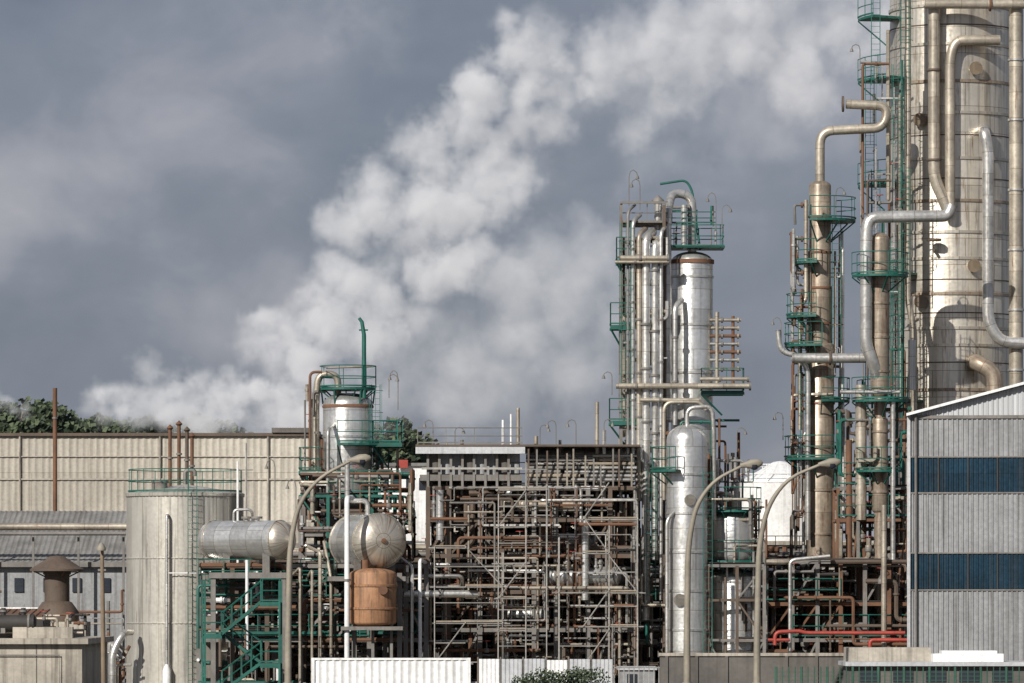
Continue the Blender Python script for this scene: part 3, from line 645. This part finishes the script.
b.tube([P(884,683,-5),P(884,505,-5)],.14,'pipet',n=9); b.tube([P(790,683,-5),P(790,560,-5),P(830,556,-5)],.09,'pipe',n=9,bend=.3)
b.done()
# background rack across whole plant
b=B('pipe_rack'); 
xs=[X(u,14) for u in range(250,911,44)]
b.frame(xs,[13,17,22],[Z(v,14) for v in (636,596,560)],m='brown',w=.26,grate=.8,brace=.4,rm='steel')
for i in range(26): 
    v=random.choice((636,596,560)); yy=U(13,21); b.tube([(xs[0],yy,Z(v,14)+.3),(xs[-1],yy,Z(v,14)+.3)],U(.08,.22),random.choice(['pipe','pipet','rust','steel']),n=8)
b.spag(xs[0],xs[-1],12,20,.2,Z(545,14),120,['pipe','pipet','rust','steel','brown','dark'],rr=(.05,.2))
for i in range(20): b.drum(U(xs[0],xs[-1]),U(12,20),U(1.3,4),U(.4,.9),U(1,2),random.choice(['alu','tan','rust','steel']))
b.done()
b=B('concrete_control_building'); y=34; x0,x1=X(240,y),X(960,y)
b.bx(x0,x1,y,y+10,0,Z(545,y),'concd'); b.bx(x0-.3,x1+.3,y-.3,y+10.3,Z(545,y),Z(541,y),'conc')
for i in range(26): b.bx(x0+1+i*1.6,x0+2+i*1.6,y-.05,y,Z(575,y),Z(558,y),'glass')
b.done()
b=B('white_storage_tank'); y=45; cx=X(780,y); r=44*k(y)
b.lathe((cx,y,0),[(r,0),(r,Z(485,y)),(r*1.01,Z(484,y)),(.4,Z(462,y)),(.01,Z(461,y))],'white',n=48)
b.rail([(cx+r*math.cos(a),y+r*math.sin(a),Z(484,y)) for a in [math.pi*2*i/20 for i in range(21)]],'white',r=.03); b.done()
b=B('white_process_building'); y=48; 
b.bx(X(376,y),X(432,y),y,y+8,0,Z(466,y),'white'); b.bx(X(374,y),X(434,y),y-.2,y+8.2,Z(466,y),Z(463,y),'roof'); b.bx(X(398,y),X(408,y),y-.5,y-.21,Z(468,y),Z(460,y),'red')
for i in range(4): b.bx(X(380+i*13,y),X(388+i*13,y),y-.05,y-.01,Z(490,y),Z(478,y),'glass')
b.bx(X(425,y),X(640,y),y+1,y+9,0,Z(500,y),'beige'); b.done()

# ================= right shed
b=B('corrugated_shed'); y=-32; x0=X(909,y); x1=x0+22; ze=Z(416,y); zr=Z(386,y)
sl=(zr-ze)/(X(1024,y)-x0); xm=x0+11; 
def band(za,zb,m): b.corr((x0,y),(x1,y),za,zb,m,pitch=.215,amp=.05)
z1,z2,z3,z4=Z(590,y),Z(553,y),Z(493,y),Z(457,y)
band(0,z1,'shed'); band(z1,z2,'blue'); band(z2,z3,'shed'); band(z3,z4,'blue'); band(z4,ze,'shed')
b.corr((x0,y+18),(x0,y),0,ze,'shed',pitch=.25)
for zz_ in (z1,z2,z3,z4): b.bx(x0-.02,x1,y-.075,y-.055,zz_-.03,zz_+.03,'steel')
for i in range(1,5): b.bx(x0+i*1.28-.03,x0+i*1.28+.03,y-.08,y-.052,z3+.04,z4-.04,'dark'); b.bx(x0+i*1.28-.03,x0+i*1.28+.03,y-.08,y-.052,z1+.04,z2-.04,'dark')
b.bx(x0-.08,x0+.06,y-.1,y+.05,0,ze,'shedl')
b.corr((x0,y-.005),(xm,y-.005),ze,ze+.02,'shedl',pitch=.215,zt1=ze+sl*11); b.corr((xm,y-.005),(x1,y-.005),ze,ze+sl*11,'shedl',pitch=.215,zt1=ze+.02)
b.bx(x0,x1,y-.09,y-.06,ze-.12,ze+.02,'steel')
for xa,xb,za,zb in ((x0-.1,xm,ze-.01,ze+sl*11+.06),(x1+.1,xm,ze-.01,ze+sl*11+.06)):
    b.quad((xa,y-.4,za),(xb,y-.4,zb),(xb,y+18,zb),(xa,y+18,za),'roof'); b.quad((xa,y-.4,za+.12),(xb,y-.4,zb+.12),(xb,y+18,zb+.12),(xa,y+18,za+.12),'shedl'); b.quad((xa,y-.41,za),(xb,y-.41,zb),(xb,y-.41,zb+.12),(xa,y-.41,za+.12),'white')
b.tube([(x0+.3,y-.14,0),(x0+.3,y-.14,ze)],.06,'steel',n=6)
b.spin(x0,y,math.radians(-6)); b.done()

# ================= foreground
b=B('shipping_container'); y=-60; x0,x1=X(313,y),X(469,y); zt=Z(658,y)
b.corr((x0,y),(x1,y),.15,zt-.08,'white',pitch=.28,amp=.04); b.bx(x0,x1,y+.05,y+2.4,.15,zt-.02,'white'); b.bx(x0,x1,y-.06,y+.03,zt-.08,zt,'white'); b.bx(x0,x1,y-.06,y+.03,.05,.16,'steel')
for x in (x0,x1): b.bx(x-.06,x+.06,y-.07,y+.06,.05,zt+.01,'white')
b.done()
b=B('sheet_metal_fence'); y=-55; x0,x1=X(478,y),X(614,y)
for i in range(6):
    xa=x0+(x1-x0)*i/6; xb=x0+(x1-x0)*(i+1)/6; b.corr((xa+.04,y),(xb-.04,y),0,Z(660,y)+U(-.05,.06),'shedl' if i%3 else 'white',pitch=.15,amp=.03); b.tube([(xa,y+.06,0),(xa,y+.06,Z(657,y))],.04,'steel',n=6)
b.done()
b=B('shrub'); y=-62
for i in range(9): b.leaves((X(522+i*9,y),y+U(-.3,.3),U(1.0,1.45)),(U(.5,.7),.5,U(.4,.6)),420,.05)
for i in range(5): b.tube([(X(530+i*15,y),y,0),(X(530+i*15,y)+U(-.2,.2),y,1.3)],.03,'timber',n=5)
b.done()
b=B('concrete_perimeter_wall'); y=-40; b.bx(X(660,y),X(905,y),y,y+.3,0,Z(656,y),'concd'); b.bx(X(660,y)-.05,X(905,y)+.05,y-.08,y+.38,Z(656,y),Z(653,y),'conc')
for u in range(665,905,30): b.bx(X(u,y),X(u+3,y),y-.07,y-.001,0,Z(656,y)-.01,'concd')
b.done()
b=B('flat_roof_kiosk'); y=-46; b.bx(X(850,y),X(1030,y),y,y+4,0,Z(666,y),'concd'); b.bx(X(845,y),X(1040,y),y-.3,y+4.3,Z(666,y),Z(662,y),'shedl')
b.bx(X(935,y),X(1006,y),y+1,y+3,Z(662,y),Z(654,y),'white'); b.bx(X(850,y),X(935,y),y+2,y+4,Z(662,y),Z(648,y),'conc'); b.bx(X(945,y),X(1000,y),y+1.2,y+2.8,Z(654,y),Z(651,y),'white')
for i in range(5): b.bx(X(860+i*33,y),X(880+i*33,y),y-.04,y-.001,Z(682,y),Z(670,y),'glass')
b.done()
b=B('green_mesh_fence'); y=-66; zt=Z(668,y)
for i in range(40):
    u=776+i*6.4; b.tube([(X(u,y),y,0),(X(u,y),y,zt+.05)],.022 if i%4 else .05,'net',n=5)
for j in range(12): b.tube([(X(776,y),y,.2+j*.15),(X(1030,y),y,.2+j*.15)],.012,'net',n=4)
b.done()
b=B('chain_link_gate'); y=-58; 
for u in range(614,662,5): b.tube([(X(u,y),y,0),P(u,668,y)],.02,'scaf',n=5)
for z in (.4,1.2,1.9): b.tube([(X(614,y),y,z),(X(660,y),y,z)],.025,'scaf',n=5)
b.done()
b=B('site_cabin'); y=-38; b.bx(X(620,y),X(655,y),y,y+3,0,Z(670,y),'shed'); b.bx(X(618,y),X(657,y),y-.1,y+3.1,Z(670,y),Z(667,y),'shedl'); b.bx(X(627,y),X(637,y),y-.04,y-.001,Z(684,y),Z(674,y),'glass'); b.done()
def lamp(pts,y,d):
    b=B('street_lamp'); p=[(X(pts[0][0],y),y,0)]+[P(u,v,y) for u,v in pts]
    b.tube(p,[.145,.06],'cream',n=12,bend=.9)
    e=P(pts[-1][0],pts[-1][1],y); ax=V((d,0,.12)).normalized()
    b.lathe(e-ax*.15,[(.001,-.02),(.07,0),(.12,.2),(.19,.45),(.18,.7),(.1,.88),(.001,.92)],'cream',n=14,axis=ax,sy=.8)
    b.lathe(e+ax*.42-V((0,0,.06)),[(.001,-.2),(.12,-.16),(.17,-.05),(.18,.02)],'glass',n=12); b.tube([(p[0][0],y,0),(p[0][0],y,1.2)],.2,'cream',n=12); b.done()
lamp([(687,640),(688,545),(696,505),(714,480),(744,465)],-50,1)
lamp([(757,640),(759,545),(768,505),(788,478),(822,464)],-50,1)
lamp([(288,640),(290,545),(298,505),(318,478),(352,460)],-50,1)

# ================= trees
def treeline(name,u0,u1,y,vt,n):
    b=B(name)
    for i in range(n):
        u=u0+(u1-u0)*i/(n-1)+U(-4,4); yy=y+U(-12,12); top=Z(vt(u)+U(-5,8),yy); x=X(u,yy); h=top
        b.tube([(x,yy,0),(x+U(-.4,.4),yy,h*.75)],[.45,.15],'timber',n=7)
        for q in range(8): 
            c=V((x+U(-2.2,2.2),yy+U(-2,2),h*U(.7,.95))); b.tube([(x,yy,h*.45),c],[.15,.05],'timber',n=5)
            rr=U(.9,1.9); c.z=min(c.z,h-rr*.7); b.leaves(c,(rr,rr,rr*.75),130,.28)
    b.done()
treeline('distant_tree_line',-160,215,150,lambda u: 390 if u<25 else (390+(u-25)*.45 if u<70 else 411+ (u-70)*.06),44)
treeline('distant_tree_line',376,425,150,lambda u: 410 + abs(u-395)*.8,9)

# ================= steam plume (volume grid built by geometry nodes)
yS=105
pts=[];rad=[];den=[]
def puff(path,jit,nper,rs,dn):
    for i in range(len(path)-1):
        a,c=path[i],path[i+1]
        for q in range(nper):
            t=(q+R_())/nper; u=a[0]+(c[0]-a[0])*t; v=a[1]+(c[1]-a[1])*t; w=a[2]+(c[2]-a[2])*t
            ang=U(0,2*math.pi); d=w*jit*math.sqrt(R_()); yy=yS+U(-1,1)*w*k(yS)*.5
            pts.append(P(u+d*math.cos(ang),v+d*math.sin(ang),yy)); rad.append(w*k(yS)*U(*rs)); den.append(dn*U(.5,1.5))
puff([(106,414,24),(130,402,30),(165,398,32),(205,404,30),(245,410,32),(300,412,38)],.8,12,(.55,.95),1.2)
puff([(240,415,32),(285,380,44),(335,322,60),(385,280,78),(430,235,78),(462,180,66),(498,120,60),(540,80,60)],.95,18,(.3,.62),.8)
puff([(520,95,56),(590,80,64),(650,66,68),(720,55,70),(800,30,70),(870,-20,66),(930,-60,55)],.95,16,(.35,.7),.4)
puff([(360,370,60),(420,360,70),(480,330,85),(530,300,80),(570,330,60)],.9,13,(.45,.85),.2)
puff([(560,160,55),(620,140,60),(700,120,60),(780,90,50)],.9,8,(.45,.8),.08)
puff([(300,-10,40),(345,10,45),(390,25,45)],.9,6,(.5,.9),.06)
puff([(-40,398,18),(0,404,18),(28,408,12)],.8,7,(.6,.95),.8)
me=bpy.data.meshes.new('steam_plume'); me.from_pydata([tuple(p) for p in pts],[],[])
for nm,dat in (('rad',rad),('dens',den)):
    at=me.attributes.new(nm,'FLOAT','POINT'); at.data.foreach_set('value',dat)
so=bpy.data.objects.new('steam_plume',me); sc.collection.objects.link(so)
vm=bpy.data.materials.new('steam'); vm.use_nodes=True; nt=vm.node_tree; nt.nodes.clear(); N=nt.nodes; L=nt.links
try: vm.cycles.volume_step_rate=4.0
except Exception as ex: print('step',ex)
out=N.new('ShaderNodeOutputMaterial'); at=N.new('ShaderNodeAttribute'); at.attribute_name='density'
s1=N.new('ShaderNodeMath'); s1.operation='MULTIPLY'; s1.inputs[1].default_value=.62; L.new(at.outputs['Fac'],s1.inputs[0])
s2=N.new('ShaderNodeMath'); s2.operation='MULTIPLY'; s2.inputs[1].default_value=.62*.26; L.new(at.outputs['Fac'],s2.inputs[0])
vs_=N.new('ShaderNodeVolumeScatter'); vs_.inputs['Color'].default_value=(.98,.98,.98,1); L.new(s1.outputs[0],vs_.inputs['Density'])
em=N.new('ShaderNodeEmission'); em.inputs[0].default_value=(.97,.97,1.0,1); L.new(s2.outputs[0],em.inputs[1])  # self-glow added to the steam, standing in for multiply scattered light
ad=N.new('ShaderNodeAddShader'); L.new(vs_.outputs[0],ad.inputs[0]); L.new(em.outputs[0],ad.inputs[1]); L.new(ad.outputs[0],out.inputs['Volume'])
ng=bpy.data.node_groups.new('steam_nodes','GeometryNodeTree')
ng.interface.new_socket('Geometry',in_out='INPUT',socket_type='NodeSocketGeometry'); ng.interface.new_socket('Geometry',in_out='OUTPUT',socket_type='NodeSocketGeometry')
N=ng.nodes; L=ng.links
gi=N.new('NodeGroupInput'); go=N.new('NodeGroupOutput')
def inp(n,*names):
    for nm in names:
        for s in n.inputs:
            if s.name==nm and s.enabled: return s
    raise Exception(n.bl_idname+str([s.name for s in n.inputs]))
def math_(op,a,b_=None,clamp=False):
    n=N.new('ShaderNodeMath'); n.operation=op; n.use_clamp=clamp
    for i,x in enumerate((a,b_)):
        if x is None: continue
        if isinstance(x,(int,float)): n.inputs[i].default_value=x
        else: L.new(x,n.inputs[i])
    return n.outputs[0]
pos=N.new('GeometryNodeInputPosition')
def noi(scale,detail,rough=.6):
    n=N.new('ShaderNodeTexNoise'); n.inputs['Scale'].default_value=scale; n.inputs['Detail'].default_value=detail; n.inputs['Roughness'].default_value=rough
    L.new(pos.outputs[0],n.inputs['Vector']); return n
n1=noi(.22,6,.65); vs=N.new('ShaderNodeVectorMath'); vs.operation='SUBTRACT'; L.new(n1.outputs['Color'],vs.inputs[0]); vs.inputs[1].default_value=(.5,.5,.5)
vsc=N.new('ShaderNodeVectorMath'); vsc.operation='SCALE'; L.new(vs.outputs[0],vsc.inputs[0]); vsc.inputs['Scale'].default_value=6.5
va=N.new('ShaderNodeVectorMath'); va.operation='ADD'; L.new(pos.outputs[0],va.inputs[0]); L.new(vsc.outputs[0],va.inputs[1])
px=N.new('GeometryNodeProximity'); px.target_element='POINTS'; L.new(gi.outputs[0],px.inputs[0]); L.new(va.outputs[0],inp(px,'Sample Position','Source Position'))
sn=N.new('GeometryNodeSampleNearest'); L.new(gi.outputs[0],sn.inputs[0]); L.new(va.outputs[0],inp(sn,'Sample Position'))
def samp(nm):
    na=N.new('GeometryNodeInputNamedAttribute'); na.data_type='FLOAT'; na.inputs['Name'].default_value=nm
    si=N.new('GeometryNodeSampleIndex'); si.data_type='FLOAT'; si.domain='POINT'; L.new(gi.outputs[0],si.inputs[0]); 
    L.new([o for o in na.outputs if o.enabled][0],inp(si,'Value')); L.new(sn.outputs[0],inp(si,'Index')); return [o for o in si.outputs if o.enabled][0]
rr_=samp('rad'); dd_=samp('dens')
f=math_('SUBTRACT',1.0,math_('DIVIDE',px.outputs['Distance'],rr_))
n2=noi(.42,8,.72); f=math_('ADD',f,math_('MULTIPLY',math_('SUBTRACT',n2.outputs['Fac'],.5),2.6))
mr=N.new('ShaderNodeMapRange'); mr.interpolation_type='SMOOTHSTEP'; L.new(f,mr.inputs[0]); mr.inputs[1].default_value=.0; mr.inputs[2].default_value=1.05
dens=math_('MULTIPLY',mr.outputs[0],dd_)
vc=N.new('GeometryNodeVolumeCube'); L.new(dens,vc.inputs['Density'])
mn=P(-60,445,yS); mx=P(960,-110,yS)
vc.inputs['Min'].default_value=(mn.x,yS-6,mn.z); vc.inputs['Max'].default_value=(mx.x,yS+6,mx.z)
vc.inputs['Resolution X'].default_value=340; vc.inputs['Resolution Y'].default_value=36; vc.inputs['Resolution Z'].default_value=185
sm=N.new('GeometryNodeSetMaterial'); sm.inputs['Material'].default_value=vm; L.new(vc.outputs[0],sm.inputs[0]); L.new(sm.outputs[0],go.inputs[0])
mod=so.modifiers.new('steam','NODES'); mod.node_group=ng
me.materials.append(vm)

# ================= world + sun + camera
sv=V((-.46,-.72,.50)).normalized()
w=bpy.data.worlds.new('World'); sc.world=w; w.use_nodes=True; nt=w.node_tree; N=nt.nodes; L=nt.links; N.clear()
out=N.new('ShaderNodeOutputWorld'); sky=N.new('ShaderNodeTexSky'); sky.sky_type='NISHITA'; sky.sun_disc=False
sky.sun_elevation=math.asin(sv.z); sky.sun_rotation=math.atan2(sv.x,sv.y)
bg1=N.new('ShaderNodeBackground'); bg1.inputs[1].default_value=.08; L.new(sky.outputs[0],bg1.inputs[0])
tc=N.new('ShaderNodeTexCoord')
def wn(scale,detail,rough,sc3,loc,dist=.4):
    mp=N.new('ShaderNodeMapping'); mp.inputs['Scale'].default_value=sc3; mp.inputs['Location'].default_value=loc; L.new(tc.outputs['Generated'],mp.inputs[0])
    n=N.new('ShaderNodeTexNoise'); n.inputs['Scale'].default_value=scale; n.inputs['Detail'].default_value=detail; n.inputs['Roughness'].default_value=rough; n.inputs['Distortion'].default_value=dist
    L.new(mp.outputs[0],n.inputs['Vector']); return n.outputs['Fac']
a_=wn(13,5,.5,(1,1,1.5),(.37,.1,.02)); b_=wn(34,4,.5,(1,1,1.3),(.11,.4,.3),.6)
mxn=N.new('ShaderNodeMix'); mxn.data_type='FLOAT'; mxn.inputs[0].default_value=.25; L.new(a_,mxn.inputs[2]); L.new(b_,mxn.inputs[3])
cr=N.new('ShaderNodeValToRGB'); L.new(mxn.outputs[0],cr.inputs[0])
e=cr.color_ramp.elements; e[0].position=.36; e[0].color=(.155,.18,.24,1); e[1].position=.68; e[1].color=(.40,.395,.44,1)
q=e.new(.5); q.color=(.215,.235,.295,1)
bg2=N.new('ShaderNodeBackground'); bg2.inputs[1].default_value=1; L.new(cr.outputs[0],bg2.inputs[0])
mx_=N.new('ShaderNodeMixShader'); mx_.inputs[0].default_value=.9; L.new(bg1.outputs[0],mx_.inputs[1]); L.new(bg2.outputs[0],mx_.inputs[2]); L.new(mx_.outputs[0],out.inputs[0])
sl_=bpy.data.lights.new('sun','SUN'); sl_.energy=5.0; sl_.angle=math.radians(.5); sl_.color=(1,.955,.885)
so_=bpy.data.objects.new('sun',sl_); so_.rotation_euler=(-sv).to_track_quat('-Z','Y').to_euler(); so_.location=(0,-100,100); sc.collection.objects.link(so_)
cd=bpy.data.cameras.new('camera'); cd.lens=36*5000/1024; cd.sensor_width=36; cd.shift_y=(HZ-341.5)/1024; cd.clip_end=6000; cd.clip_start=1
co=bpy.data.objects.new('camera',cd); co.location=(0,CAMY,EYE); co.rotation_euler=(math.pi/2,0,0); sc.collection.objects.link(co); sc.camera=co
sc.view_settings.view_transform='Standard'; sc.view_settings.look='None'; sc.view_settings.exposure=0
print('FACES',sum(len(o.data.polygons) for o in sc.objects if o.type=='MESH'))
